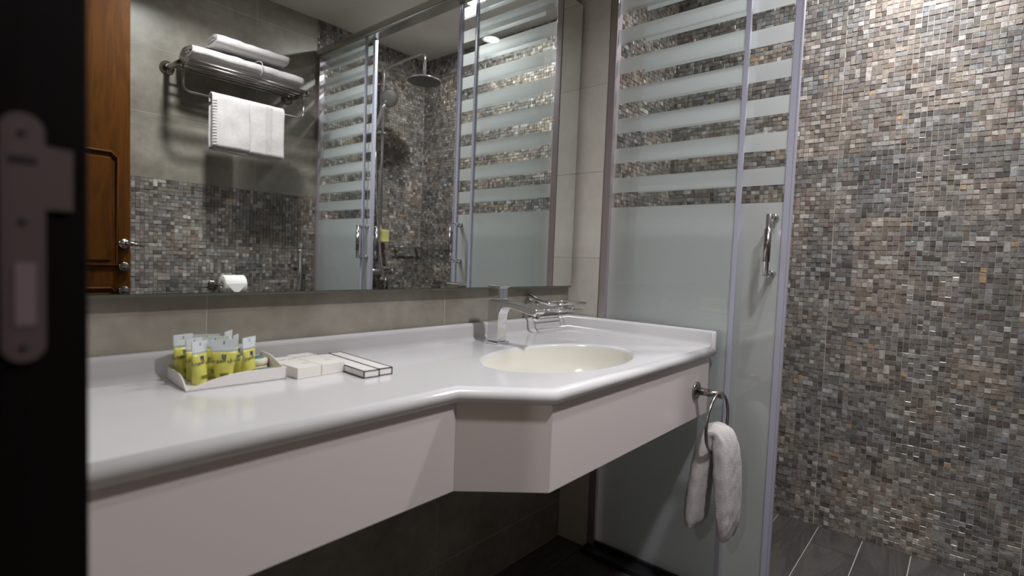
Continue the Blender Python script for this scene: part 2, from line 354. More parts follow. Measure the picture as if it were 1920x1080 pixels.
MB().box((1.662, .0005, -.05), (XM, .08, ZCEIL+.05)).build('wall_core', M_grout, ws)
mosaic(ws, 'y', 0, -1, 1.66, XM-.004, 0, ZCEIL, 1.79, 2)
wf = struct('wall_front', 'wall facing the mirror with mosaic below, grey tile above and towel shelf')
MB().box((-.6, -D-.08, -.05), (XM+.08, -D-.008, ZCEIL+.05)).build('wall_core', M_grout, wf)
MB().box((XL, -D-.0079, 0), (XG-.002, -D-.0008, 1.334)).build('mosaic_bed', M_grout, wf)
MB().box((XL, -D-.0079, 1.336), (XG-.002, -D-.0007, ZCEIL)).build('tile_bed', M_grout, wf)
MB().box((XG-.002, -D-.0079, 0), (XM, -D-.0008, ZCEIL)).build('mosaic_bed', M_grout, wf)
tiles(wf, 'y', -D, 1, XL, XG, 1.336, ZCEIL, .65)
mosaic(wf, 'y', -D, 1, XL, XG, 0, 1.336, .65, 3)
mosaic(wf, 'y', -D, 1, XG+.001, XM-.004, 0, ZCEIL, 1.79, 4)
# left wall with the doorway we look through
YJ, YH = -.69, -1.60
wl = struct('wall_left', 'tiled wall with the doorway the view looks through')
m = MB(); m.box((-.08, YJ+.03, -.05), (XL-.0007, .0006, ZCEIL+.05)); m.box((-.08, YH-.1, 2.12), (XL-.0007, YJ+.03, ZCEIL+.05)); m.box((-.08, -D-.01, -.05), (XL-.0007, YH-.04, ZCEIL+.05))
m.build('wall_core', M_grout, wl)
tiles(wl, 'x', XL, 1, YJ+.035, 0, 0, ZCEIL, -.61); tiles(wl, 'x', XL, 1, YH-.04, YJ+.035, 2.14, ZCEIL, -.61); tiles(wl, 'x', XL, 1, -D, YH-.045, 0, ZCEIL, -.61)

wc = struct('wall_corridor', 'plain beige corridor walls outside the bathroom doorway')
m = MB(); m.box((-3.06, -D-.4, -.05), (-3.0, .1, ZCEIL+.05)); m.box((-3.0, .04, -.05), (-.12, .1, ZCEIL+.05)); m.box((-3.0, -D-.46, -.05), (-.12, -D-.4, ZCEIL+.05)); m.box((-.12, -D-.4, -.05), (-.06, -D-.0, ZCEIL+.05))
m.build('wall_core', PM('beige_paint', (150, 135, 118), .8), wc)
# ---------------------------------------------------------------- door and frame
df = struct('door_frame', 'very dark blurred timber door jamb at the left edge', 'door frame')
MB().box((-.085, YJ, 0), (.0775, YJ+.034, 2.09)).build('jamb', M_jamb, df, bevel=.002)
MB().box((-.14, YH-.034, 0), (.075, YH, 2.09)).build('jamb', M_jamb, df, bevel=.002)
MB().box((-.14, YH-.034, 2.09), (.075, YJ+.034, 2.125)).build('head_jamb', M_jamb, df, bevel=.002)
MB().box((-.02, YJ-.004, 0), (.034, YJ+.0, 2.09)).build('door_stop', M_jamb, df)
# strike plate: rounded plate with latch lip and two holes
sp = thing('strike_plate', 'dull metal strike plate with a projecting lip on the dark door jamb', 'strike plate', (.048, YJ-.0001, 1.02))
m = MB(); zt, zb, hw = .069, -.073, .0098
pl = [(-hw, zb+hw), (-hw, zt-hw)] + [(hw*math.cos(a), zt-hw+hw*math.sin(a)) for a in [PI-PI*i/10 for i in range(1, 10)]] + [(hw, zt-hw)]
pl += [(hw, .052), (.0225, .051), (.0225, .0155), (hw, .0155), (hw, zb+hw)] + [(hw*math.cos(a), zb+hw+hw*math.sin(a)) for a in [-PI*i/10 for i in range(1, 10)]]
pl = [(x+(-.0005), z) for x, z in pl]; n = len(pl)
m.add([(x, 0, z) for x, z in pl]+[(x, -.0018, z) for x, z in pl], [tuple(range(n)), tuple(reversed(range(n, 2*n)))]+[(i, (i+1) % n, n+(i+1) % n, n+i) for i in range(n)])
m.build('plate', M_plate, sp)
MB().box((-.0062, -.0022, .041), (.0055, -.0017, .0445)).build('latch_slot', M_black, sp)
MB().box((-.0045, -.0024, -.052), (.0048, -.0017, -.016)).build('bolt_hole', PM('bolt_hole_grey', (112, 96, 100), .5), sp, bevel=.0002)
for z in (.058, .008, -.064): MB().lathe([(.0001, -.0030), (.0016, -.0026), (.0019, -.0017)], (-.0005, 0, z), 'y', 12).build('screw', M_black, sp)
# open door leaf, seen in the mirror
dr = thing('door_1', 'orange-brown panelled wooden door standing open, seen in the mirror', 'door', (.01, -1.62, 0), 0, kind='structure')
DX = .633
m = MB(); m.box((0, -.04, .01), (DX, 0, 2.08)); m.build('leaf', M_door, dr, bevel=.002)
def bead(x0, x1, z0, z1):
    m = MB()
    path = [(x0, z0), (x1, z0), (x1, z1-.02), (x1-.012, z1-.012), (x1-.02, z1), (x0+.02, z1), (x0, z1-.02)]
    path.append(path[0]); m.tube([(x, 0.002, z) for x, z in path], .006, 8)
    return m
bead(.09, DX-.045, .935, 1.395).build('panel_moulding', M_door, dr)
bead(.09, DX-.045, .25, .84).build('panel_moulding', M_door, dr)
MB().box((.11, .0, .955), (DX-.065, .004, 1.372)).build('raised_panel', M_door, dr, bevel=.003)
MB().box((.11, .0, .27), (DX-.065, .004, .82)).build('raised_panel', M_door, dr, bevel=.003)
hx = DX-.022
h = MB().lathe([(.0001, .0), (.021, .0), (.021, .009), (.013, .012), (.009, .014), (.009, .045)], (hx, 0, 1.025), 'y', 24).build('handle', M_steel, dr)
MB().tube([(hx, .040, 1.025), (hx, .056, 1.027), (hx+.014, .062, 1.025), (hx+.042, .066, 1.020)], [.009, .011, .012, .005], 12, flat=.8).build('lever', M_steel, h)
for z in (.93, .83):
    r = MB().lathe([(.0001, .016), (.016, .015), (.019, .012), (.019, .0)], (hx-.002, 0, z), 'y', 24).build('lock_rosette', M_steel, dr)
    MB().lathe([(.0001, .0172), (.002, .0166), (.002, .015)], (hx-.002, 0, z+.005), 'y', 10).build('keyhole', M_black, r)
    MB().lathe([(.0001, .0172), (.002, .0166), (.002, .015)], (hx-.002, 0, z-.006), 'y', 10).build('keyhole', M_black, r)
for z in (.3, 1.05, 1.8): MB().lathe([(.006, 0), (.006, .09)], (-.002, .006, z), 'z', 12).build('hinge', M_steel, dr)

# ---------------------------------------------------------------- mirror
mr = thing('wall_mirror', 'large frameless mirror over the whole vanity wall', 'mirror', (0, 0, 0))
X0m = XL+.004
MB().box((X0m+.004, -MP+.006, .932), (1.577, -.001, 1.914)).build('backing_board', M_mback, mr, label='brown backing board showing at the mirror side')
m = MB()
bx = .006; a = (X0m, .9288); b = (1.5801, 1.9178)
m.box((a[0], -MP+.0012, a[1]), (b[0], -MP+.0060, b[1])).build('glass_edge', M_medge, mr)
m = MB(); m.add([(a[0], -MP, a[1]+.006), (b[0]-.003, -MP, a[1]+.006), (b[0]-.003, -MP, b[1]-.003), (a[0], -MP, b[1]-.003)], [(0, 1, 2, 3)])
m.add([(a[0], -MP+.0011, a[1]+.006), (b[0]-.003, -MP+.0011, a[1]+.006), (b[0]-.003, -MP+.0011, b[1]-.003), (a[0], -MP+.0011, b[1]-.003)], [(3, 2, 1, 0)])
m.add([(a[0], -MP, a[1]+.006), (b[0]-.003, -MP, a[1]+.006), (b[0]-.003, -MP+.0011, a[1]+.006), (a[0], -MP+.0011, a[1]+.006)], [(0, 3, 2, 1)])
m.build('mirror_pane', M_mirror, mr)

# ---------------------------------------------------------------- vanity
XE = 1.595; ZT = .783; ZB = .7525; ZS = .830
van = thing('vanity', 'long white vanity counter with a cream oval basin and a deep white apron', 'vanity', (0, 0, 0))
front = [(XL+.002, -.4165), (.6618, -.4165), (.7829, -.5464), (XE, -.5464)]
def offset(path, d):
    out = []
    for i, p in enumerate(path):
        P = Vector(p); ns = []
        if i > 0: e = (P-Vector(path[i-1])).normalized(); ns.append(Vector((-e.y, e.x)))
        if i < len(path)-1: e = (Vector(path[i+1])-P).normalized(); ns.append(Vector((-e.y, e.x)))
        nrm = sum(ns, Vector((0, 0))).normalized(); k = d/max(nrm.dot(ns[0]), .3); out.append((P.x+nrm.x*k, P.y+nrm.y*k))
    return out
rad = (ZT-ZB)/2; zm = (ZT+ZB)/2
prof = [(rad*(1-math.cos(a)) if False else rad-rad*math.cos(a), zm+rad*math.sin(a)) for a in [PI/2-PI*i/14 for i in range(15)]]
rings = [[(x, y, z) for x, y in offset(front, d)] for d, z in prof]
m = MB(); n = len(front)
vs = [p for r in rings for p in r]; fs = [(i*n+j, i*n+j+1, (i+1)*n+j+1, (i+1)*n+j) for i in range(len(rings)-1) for j in range(n-1)]
m.add(vs, fs, True)
m.add([r[-1] for r in rings], [tuple(range(len(rings)))]); m.add([r[0] for r in rings], [tuple(range(len(rings)))])
# top with oval hole
EC = (1.084, -.343); EA, EB = .252, .158; NE = 72
inner = offset(front, rad)
ell = [(EC[0]+EA*math.cos(2*PI*k/NE), EC[1]+EB*math.sin(2*PI*k/NE)) for k in range(NE)]
bm = bmesh.new()
lo = [bm.verts.new((x, y, ZT)) for x, y in inner] + [bm.verts.new((XE, -.001, ZT)), bm.verts.new((XL+.002, -.001, ZT))]
li = [bm.verts.new((x, y, ZT)) for x, y in ell]
eds = [bm.edges.new((lo[i], lo[(i+1) % len(lo)])) for i in range(len(lo))]+[bm.edges.new((li[i], li[(i+1) % NE])) for i in range(NE)]
bmesh.ops.triangle_fill(bm, edges=eds, use_beauty=True)
bad = [f for f in bm.faces if ((f.calc_center_median().x-EC[0])/EA)**2+((f.calc_center_median().y-EC[1])/EB)**2 < .97 and all(abs(((v.co.x-EC[0])/EA)**2+((v.co.y-EC[1])/EB)**2-1) < 1e-3 for v in f.verts)]
bmesh.ops.delete(bm, geom=bad, context='FACES')
bm.verts.ensure_lookup_table(); bm.verts.index_update()
m.add([tuple(v.co) for v in bm.verts], [tuple(v.index for v in f.verts) for f in bm.faces], False)
m.add([(v.co.x, v.co.y, ZB) for v in bm.verts], [tuple(v.index for v in reversed(f.verts)) for f in bm.faces], False); bm.free()
def oval(s, z, dx=0): return [(EC[0]+(EA+s)*math.cos(2*PI*k/NE), EC[1]+(EB+s)*math.sin(2*PI*k/NE), z) for k in range(NE)]
m.loft([oval(0, ZT), oval(-.003, ZT-.0004), oval(-.006, ZT-.0018), oval(-.009, ZT-.0045), oval(-.0105, ZT-.008)], cap=False)
m.build('countertop', M_counter, van)
rb = []
for t in [i/16 for i in range(17)]:
    a = t*PI/2; f = math.cos(a)**.75 if a < PI/2-1e-6 else 0; zz = ZT-.008-.125*math.sin(a)**.9
    s = max(f, .09); rb.append([(EC[0]+(EA-.0105)*s*math.cos(2*PI*k/NE), EC[1]+(EB-.0105)*s*math.sin(2*PI*k/NE)+.0*(1-s), zz) for k in range(NE)])
MB().loft(rb, cap=False).build('basin', M_basin, van, label='cream oval basin bowl')
MB().lathe([(.0001, .004), (.020, .004), (.024, .001), (.024, -.01)], (EC[0], EC[1], ZT-.133), 'z', 28).build('drain', M_chrome, van)
# backsplash, mitred
def splash(path):
    pr = [(0.0, ZS), (.012, ZS), (.0165, ZS-.0015), (.019, ZS-.005), (.020, ZS-.010), (.020, ZT+.014), (.0215, ZT+.007), (.026, ZT+.0025), (.034, ZT+.0003), (.034, ZT-.002), (0, ZT-.002)]
    rr = [[(x, y, z) for x, y in offset(path, d)] for d, z in pr]; m = MB(); n = len(path); q = len(pr)
    vs = [p for r in rr for p in r]; m.add(vs, [(i*n+j, i*n+j+1, ((i+1) % q)*n+j+1, ((i+1) % q)*n+j) for i in range(q) for j in range(n-1)], True)
    m.add([r[0] for r in rr], [tuple(range(q))]); m.add([r[-1] for r in rr], [tuple(range(q))]); return m
o = splash([(XE, -.535), (XE, -.0012), (XL+.002, -.0012)]).build('backsplash', M_counter, van)
# rounded nose closing the side upstand down to the counter edge
m = MB(); pts = []
for z in (ZB+.004, ZT, ZS-.006, ZS-.001):
    k = 0 if z < ZS-.004 else .004
    pts.append([(XE, -.534, z), (XE-.020+k, -.534, z)] + [(XE-.010+(.010-k)*math.cos(a), -.5364-(.010-k/2)*math.sin(a), z) for a in [PI-PI*i/8 for i in range(1, 8)]] + [(XE, -.5364-.005, z)])
m.loft(pts, True, True).build('backsplash_end', M_counter, van)
# apron
ap = offset(front, .012); ap[-1] = (XE-.022, ap[-1][1]); ap2 = offset(ap, .016)
ZA = .586
def panel(a, b, c, d):
    m = MB(); vs = [(*a, ZA), (*b, ZA), (*c, ZA), (*d, ZA), (*a, ZB+.001), (*b, ZB+.001), (*c, ZB+.001), (*d, ZB+.001)]
    return m.add(vs, [(0,1,2,3),(4,5,6,7),(0,1,5,4),(1,2,6,5),(2,3,7,6),(3,0,4,7)])
for i in range(3): panel(ap[i], ap[i+1], ap2[i+1], ap2[i]).build('apron_panel', M_apron, van, bevel=.0008)
panel(ap[3], (ap[3][0], -.14), (ap[3][0]-.016, -.14), (ap[3][0]-.016, ap2[3][1])).build('apron_panel', M_apron, van, bevel=.0008)
for x in (.25, .60, 1.50):
    MB().box((x, -.40, ZB-.04), (x+.03, -.002, ZB-.001)).build('bracket', M_black, van)

# ---------------------------------------------------------------- faucet
fa = thing('basin_faucet', 'square chrome basin faucet behind the oval basin', 'faucet', (1.098, -.108, ZT))
MB().box((-.0255, -.026, 0), (.0255, .026, .007)).build('base_plate', M_chrome, fa, bevel=.0015)
# body + spout as one swept slab in the y-z plane
top = [(.020, .007), (.020, .122), (-.06, .120), (-.150, .109), (-.154, .104), (-.153, .098)]
low = [(-.147, .094), (-.135, .092), (-.125, .0935), (-.06, .105), (-.040, .104), (-.030, .098), (-.0235, .085), (-.021, .06), (-.020, .007)]
poly = top+low; W = .0185; m = MB(); n = len(poly)
m.add([(-W, y, z) for y, z in poly]+[(W, y, z) for y, z in poly], [tuple(range(n)), tuple(reversed(range(n, 2*n)))]+[(i, (i+1) % n, n+(i+1) % n, n+i) for i in range(n)])
m.build('body', M_chrome, fa, bevel=.0022, seg=3)
MB().lathe([(.0095, .078), (.0105, .080), (.0105, .096)], (0, -.137, 0), 'z', 20).build('aerator', M_chrome, fa)
hd = MB().box((-.0190, -.020, .124), (.0190, .021, .158)).build('handle', M_chrome, fa, bevel=.003)
MB().box((-.0205, -.026, .1585), (.0205, .022, .1635)).build('lever', M_chrome, hd, bevel=.0015)

# ---------------------------------------------------------------- wire soap basket on the wall
sd = thing('wire_soap_basket', 'small chrome wire soap basket on the wall beside the faucet', 'soap basket', (1.44, -.085, .872))
x0, x1, ya, yb = -.085, .072, -.048, .045
m = MB(); zt = .012
m.tube([(x0, ya, zt), (x1, ya, zt), (x1, yb, zt), (x0, yb, zt), (x0, ya, zt)], .0028, 8)
m.build('rim', M_chrome, sd)
m = MB(); m.tube([(x0+.01, ya+.008, -.012), (x1-.01, ya+.008, -.012), (x1-.01, yb-.008, -.012), (x0+.01, yb-.008, -.012), (x0+.01, ya+.008, -.012)], .002, 8)
for sx in (x0+.01, 0, x1-.01):
    for sy in (ya, yb): m.tube([(sx, sy, zt), (sx, sy+(.008 if sy < 0 else -.008), -.012)], .0018, 6)
m.build('basket_wires', M_chrome, sd)
for k in range(4):
    yy = ya+.02+k*.018; MB().tube([(x0+.01, yy, -.012), (x1-.01, yy, -.012)], .0018, 6).build('slat', M_chrome, sd)
MB().tube([(x0+.02, .083, .026), (x0-.01, .065, .032), (x0-.032, .03, .030), (x0-.040, -.01, .020), (x0-.03, -.035, .013), (x0, ya, zt)], [.006, .006, .005, .005, .004, .003], 10, flat=1.2).build('support_arm', M_chrome, sd)
MB().lathe([(.0001, -.010), (.010, -.009), (.012, -.006), (.012, .0)], (x0+.02, .085, .026), 'y', 24).build('wall_mount', M_chrome, sd)

# ---------------------------------------------------------------- tray with toiletries
TRX, TRY, TRR = .3035, -.1525, math.radians(-3.6)
tr = thing('amenity_tray', 'low white tray with a scooped front corner holding toiletries', 'tray', (TRX, TRY, ZT), TRR)
TL, TW, TH = .163, .118, .023
MB().box((0, 0, .0005), (TL, TW, .003)).build('tray_base', M_tray, tr, bevel=.0008)
def wallstrip(f, hs, t=.0028):
    m = MB(); k = len(hs); vs = []
    for i, hh in enumerate(hs):
        (xa, ya_), (xb, yb_) = f(i/(k-1)); vs += [(xa, ya_, .0006), (xb, yb_, .0006), (xb, yb_, hh), (xa, ya_, hh)]
    fs = [(0, 1, 2, 3), tuple(4*(k-1)+j for j in (3, 2, 1, 0))]
    for i in range(k-1):
        for j in range(4): fs.append((4*i+j, 4*i+(j+1) % 4, 4*(i+1)+(j+1) % 4, 4*(i+1)+j))
    return m.add(vs, fs)
sm = lambda t: t*t*(3-2*t)
t_ = .0028
hF = [.002+(TH-.002)*math.sin(PI/2*min(1, max(0, s-.01)/.62))**.8 for s in [i/24 for i in range(25)]]
hL = [.002+(TH-.002)*math.sin(PI/2*min(1, max(0, s-.02)/.42))**.8 for s in [i/18 for i in range(19)]]
hR = [TH-.002+(.014)*sm(min(1, s/.7)) for s in [i/14 for i in range(15)]]
wallstrip(lambda s: ((s*TL, 0), (s*TL, t_)), hF).build('tray_side', M_tray, tr, bevel=.0006)
wallstrip(lambda s: ((0, s*TW), (t_, s*TW)), hL).build('tray_side', M_tray, tr, bevel=.0006)
wallstrip(lambda s: ((TL, s*TW), (TL-t_, s*TW)), hR).build('tray_side', M_tray, tr, bevel=.0006)
wallstrip(lambda s: ((s*TL, TW), (s*TL, TW-t_)), [TH+.005]*8).build('tray_side', M_tray, tr, bevel=.0006)

def text_mesh(body, size, name, mat, parent, M, ext=.00005):
    cu = bpy.data.curves.new(name, 'FONT'); cu.body = body; cu.size = size; cu.align_x = 'CENTER'; cu.extrude = ext; cu.resolution_u = 2; cu.offset = size*.016
    t = bpy.data.objects.new(name+'_tmp', cu); col.objects.link(t); bpy.context.view_layer.update()
    me = bpy.data.meshes.new_from_object(t); bpy.data.objects.remove(t); me.name = name
    me.transform(M); me.materials.clear(); me.materials.append(mat)
    o = bpy.data.objects.new(name, me); col.objects.link(o); o.parent = parent; return o
ARAB = "\uFE93\uFEAE\uFEEB\uFEEE\uFEA0\uFEDF\uFE8D \uFED5\uFEAA\uFEE8\uFED3"
def toiletry(name, label, x, y, yaw, lean=0.0, hgt=.072, wd=.036, grp='yellow gel tubes standing in the tray'):
    t = thing(name, label, 'toiletry tube', (x, y, ZT+.0035), yaw, grp)
    def ring(h, a, b, n=24): return [(a*math.cos(2*PI*k/n), b*math.sin(2*PI*k/n)+lean*h, h) for k in range(n)]
    r0 = min(wd*.34, .0125); secs = []
    for i in range(13):
        s = i/12; hh = .006+s*(hgt-.018); a = r0+(wd/2-r0)*s**.8; b = r0*(1-.93*s**1.25); secs.append((hh, a, b))
    lq = 10
    MB().loft([ring(0.0, r0*.86, r0*.86), ring(.003, r0*.97, r0*.97)]+[ring(*q) for q in secs[:lq+1]]).build('gel_body', M_gel, t)
    MB().loft([ring(*q) for q in secs[lq:]]+[ring(hgt-.011, wd/2, .0012)], cap=True).build('clear_shoulder', M_clearp, t)
    m = MB(); z0 = hgt-.0115
    m.box((-wd/2, -.0009+lean*z0, z0), (wd/2, .0009+lean*z0, hgt)); m.build('crimp', M_clearp, t, bevel=.0003)
    yl = lean*(hgt*.62)
    fy = lambda h: -(r0*(1-.93*((h-.006)/(hgt-.018))**1.25))+lean*h-.0006
    R90 = Matrix.Rotation(PI/2, 4, 'X')
    for sx in (-.0020, .0020):
        zc = hgt*.60; MB().box((sx-.0010, fy(zc)-.0006, zc-.0042), (sx+.0010, fy(zc)+.001, zc+.0042)).build('logo_bar', M_blue, t)
    zc = hgt*.48; text_mesh(ARAB, .0092, 'lettering', M_blackink, t, Matrix.Translation((0, fy(zc)-.0002, zc)) @ R90)
    for k in range(3):
        zc = hgt*.20-k*.0022; MB().box((-.0075+.001*k, fy(zc)-.0002, zc), (.0075-.001*k, fy(zc)+.0006, zc+.0008)).build('small_print', M_blackink, t)
    MB().box((-.0007, -.0013+lean*(hgt-.006), hgt-.008), (.0007, -.0007+lean*(hgt-.006), hgt-.003)).build('batch_mark', M_blue, t)
    return t
def L2W(x, y):
    c, s = math.cos(TRR), math.sin(TRR); return (TRX+c*x-s*y, TRY+s*x+c*y)
spots = [
 ('rear tube of the leftmost row in the tray', .3305, -.053, .30, .0, .036), ('middle tube of the leftmost row in the tray', .337, -.086, .45, .0, .034), ('front tube of the leftmost row, beside the tray scoop', .3345, -.120, .50, .0, .034),
 ('rearmost tube of the central row, wide flat crimp facing out', .370, -.050, -.35, .02, .043), ('central tube of the tray, just behind the front lettered one', .3725, -.083, -.30, .0, .043), ('front central tube with blue logo and dark lettering squarely in view', .372, -.124, -.32, -.04, .043),
 ('rear tube of the right row, crimp tilted up highest', .412, -.055, .85, .10, .036), ('middle tube of the right row, half hidden by its front neighbour', .409, -.086, .95, .04, .034), ('front tube of the right row beside the round soaps', .415, -.122, .55, .0, .036)]
for lb, x, y, yaw, ln, wd in spots:
    toiletry('gel_tube', 'small yellow gel tube, '+lb, x, y, yaw, ln, {'rear': .077}.get(lb.split()[0], .0735), wd)
def soap(label, x, y, z, rot=(0, 0)):
    t = thing('round_soap', label, 'soap', (x, y, z), 0, 'wrapped round soaps in the tray'); t.rotation_euler = (rot[0], rot[1], 0)
    MB().lathe([(.0001, .0), (.019, .0), (.0212, .002), (.0216, .006), (.0212, .0105), (.019, .0128), (.0001, .0128)], (0, 0, 0), 'z', 36).build('soap_disc', M_wrap, t)
    MB().lathe([(.0001, .0132), (.0142, .0132), (.0142, .0126)], (0, 0, 0), 'z', 30).build('round_label', M_teal, t, label='teal round label')
sx, sy = L2W(.138, .082)
soap('round wrapped soap with teal label on top of the soap stack', sx, sy, ZT+.0165); soap('round wrapped soap at the bottom of the soap stack', sx, sy+.001, ZT+.0034)
sx, sy = L2W(.138, .030); soap('single round wrapped soap at the right front of the tray', sx, sy, ZT+.0034, (0, 0))
def carton(name, label, p, l, wd, h, rz, mat, edge=False, grp=None):
    t = thing(name, label, 'box', (p[0], p[1], ZT+.0004), rz, grp)
    MB().box((0, 0, 0), (wd, l, h)).build('carton', mat, t, bevel=.0006)
    if edge:
        e = .0015; m = MB(); o_ = .0002
        for (a, b) in (((0, 0), (wd, 0)),):
            pass
        def bar(a, b): m.box((min(a[0], b[0])-e/2-o_, min(a[1], b[1])-e/2-o_, min(a[2], b[2])-e/2-o_+.0003), (max(a[0], b[0])+e/2+o_, max(a[1], b[1])+e/2+o_, max(a[2], b[2])+e/2+o_))
        for z in (0.0006, h-.0003):
            bar((0, 0, z), (wd, 0, z)); bar((0, l, z), (wd, l, z)); bar((0, 0, z), (0, l, z)); bar((wd, 0, z), (wd, l, z))
        for x in (0, wd):
            for y in (0, l): bar((x, y, .001), (x, y, h-.0003))
        m.build('dark_edging', M_ink, t, label='dark printed edge lines')
        text_mesh('DENTAL' if 0 else '~ ~', .006, 'lettering', M_greyink, t, Matrix.Translation((wd/2, l*.42, h+.0001)) @ Matrix.Rotation(PI/2, 4, 'Z'))
        MB().box((-.0004, l*.22, .001), (.0003, l*.222, h-.001)).build('flap_seam', M_greyink, t)
    else:
        text_mesh(ARAB, .0085, 'lettering', M_greyink, t, Matrix.Translation((wd/2, l*.74, h+.0001)))
        m = MB()
        for k in range(4): m.box((wd*.62, l*.25+k*.004, h), (wd*.62+.014-.003*(k % 2), l*.25+k*.004+.0007, h+.0001))
        m.build('small_print', M_greyink, t)
    return t
carton('cream_carton', 'cream card box right against the tray', (.4785, -.1795), .118, .0485, .0205, math.radians(3), M_card, grp='cream card boxes')
carton('cream_carton', 'cream card box between its twin and the dark-edged boxes', (.5285, -.1765), .130, .050, .0205, math.radians(3), M_card, grp='cream card boxes')
carton('slim_carton', 'slim white box with dark edging, left of the pair', (.5735, -.249), .205, .0325, .0135, math.radians(-3.5), M_cardw, True, 'slim dark-edged boxes')
carton('slim_carton', 'slim white box with dark edging, nearest the basin', (.6075, -.2475), .205, .0295, .0135, math.radians(-3.5), M_cardw, True, 'slim dark-edged boxes')

# ---------------------------------------------------------------- shower enclosure
XF, XS = 1.612, 1.640; GT = .004; ZR = 2.132
en = thing('shower_screen', 'aluminium framed shower screen with striped fixed glass panels and top rail', 'shower screen', (0, 0, 0))
m = MB(); m.box((1.582, -D+.001, ZR), (1.656, -.1255, 2.178)); m.build('top_rail', M_rail, en, bevel=.012, seg=4)
for ya, yb in ((-.1535, -.1265), (-D+.001, -D+.028)):
    MB().box((1.6005, ya, .0), (1.632, yb, ZR)).build('wall_post', M_alu, en, bevel=.002)
MB().box((1.555, -D+.001, .0002), (1.665, -.127, .020)).build('threshold', M_sill, en, bevel=.003)
MB().box((1.603, -.578, .020), (1.622, -.154, .034)).build('bottom_channel', M_sill, en)
MB().box((1.603, -D+.028, .020), (1.622, -1.39, .034)).build('bottom_channel', M_sill, en)
def glazed(parent, x, ya, yb, z0, z1, strips, pname):
    g = MB().box((x-GT/2, ya, z0), (x+GT/2, yb, z1)).build(pname, M_glass, parent)
    e = .0003; fx0, fx1 = x+GT/2+.0002, x+GT/2+.0005
    for k in range(22):
        za, zb = 1.261+.1*k, 1.311+.1*k
        zb = min(zb, z1-.004)
        if za >= z1-.01: break
        m = MB(); m.add([(fx0, ya+.002, za), (fx0, yb-.002, za), (fx0, yb-.002, zb), (fx0, ya+.002, zb)], [(0, 1, 2, 3)]); m.build('frosted_band', M_frost, g)
    m = MB(); m.add([(fx0, ya+.002, z0+.002), (fx0, yb-.002, z0+.002), (fx0, yb-.002, 1.211), (fx0, ya+.002, 1.211)], [(0, 1, 2, 3)]); m.build('frosted_field', M_frost, g)
    for (sa, sb) in strips:
        MB().box((x-.006, sa, z0), (x+.006, sb, z1)).build('edge_strip', M_strip, parent, bevel=.0015)
glazed(en, XF, -.579, -.152, .024, ZR, [(-.585, -.571)], 'fixed_glass')
glazed(en, XF, -D+.026, -1.388, .024, ZR, [(-1.396, -1.382)], 'fixed_glass')
def slider(label, ya, yb, yend, yhan):
    s = thing('sliding_shower_door', label, 'shower door', (0, 0, 0), 0, 'sliding shower doors')
    sg = 1 if yend == yb else -1
    a, b = sorted((yend, yend-sg*.018)); c, d = sorted((yend+sg*.0, yend+sg*.004))
    glazed(s, XS, ya, yb, .028, ZR-.002, [(a, b)], 'sliding_glass')
    MB().box((XS-.010, min(a, yend-sg*.0), .028), (XS+.010, max(yend-sg*.0, yend+sg*.006), ZR-.002)).build('seal_strip', M_strip, s, bevel=.001) if 0 else None
    MB().box((XS-.008, c, .028), (XS+.008, d, ZR-.002)).build('seal_fin', M_strip, s)
    for side in (-1, 1):
        z0, z1, off = 1.006, 1.166, .055
        xb = XS+side*GT/2
        h = MB().tube([(xb+side*off, yhan, z0-.006), (xb+side*off, yhan, z1+.006)], .0078, 18).tube([(xb, yhan, z0), (xb+side*off, yhan, z0)], .0070, 16).tube([(xb, yhan, z1), (xb+side*off, yhan, z1)], .0070, 16).build('handle', M_chrome, s)
        for z in (z0, z1): MB().lathe([(.0110, 0), (.0110, side*.010), (.0075, side*.012)], (xb, yhan, z), 'x', 20).build('handle_boss', M_chrome, h)
        MB().lathe([(.0092, -.046), (.0092, .046)], (xb+side*off, yhan, 1.086), 'z', 20).build('grip_sleeve', M_steel, h)
slider('sliding shower door with chrome handle beside the vanity', -.712, -.236, -.712, -.672)
slider('sliding shower door near the towel shelf, seen in the mirror', -1.815, -1.345, -1.345, -1.388)

# ---------------------------------------------------------------- shower column (mirror reflection)
sh = thing('shower_column', 'chrome shower column with rain head, hand shower and mixer', 'shower', (2.02, -D, 0))
yr = .055
pts = [(0, yr, .93), (0, yr, 2.16)]+[(0, yr+.03-.03*math.cos(a), 2.16+.03*math.sin(a)) for a in [PI/2*i/6 for i in range(1, 7)]]
pts += [(0, .42, 2.205)]+[(0, .42+.03*math.sin(a), 2.175+.03*math.cos(a)) for a in [PI/2*i/6 for i in range(1, 7)]]+[(0, .45, 2.075)]
MB().tube(pts, .0095, 14).build('riser_pipe', M_chrome, sh)
rh = MB().lathe([(.0001, .030), (.014, .030), (.018, .024), (.05, .019), (.085, .008), (.100, -.002), (.101, -.007), (.098, -.010)], (0, .45, 2.045), 'z', 40).build('rain_head', M_chrome, sh)
m = MB(); m.lathe([(.0001, -.0115), (.096, -.0112), (.098, -.0095)], (0, .45, 2.045), 'z', 40); m.build('nozzle_face', M_rubber, rh)
MB().lathe([(.0075, 0), (.0075, yr)], (0, 0, 2.10), 'y', 12).build('wall_bracket', M_chrome, sh)
for z in (1.79,):
    MB().tube([(-.055, yr+.01, z), (.05, yr+.01, z)], .013, 16).build('slider_clamp', M_chrome, sh)
hs = MB().tube([(-.075, yr+.035, 1.78), (-.068, yr+.055, 1.85), (-.058, yr+.075, 1.92), (-.045, yr+.085, 1.965)], [.011, .012, .014, .016], 14).build('hand_shower', M_chrome, sh)
q = Matrix.Translation((-.025, yr+.095, 1.985)) @ Matrix.Rotation(math.radians(62), 4, 'X') @ Matrix.Rotation(math.radians(18), 4, 'Y')
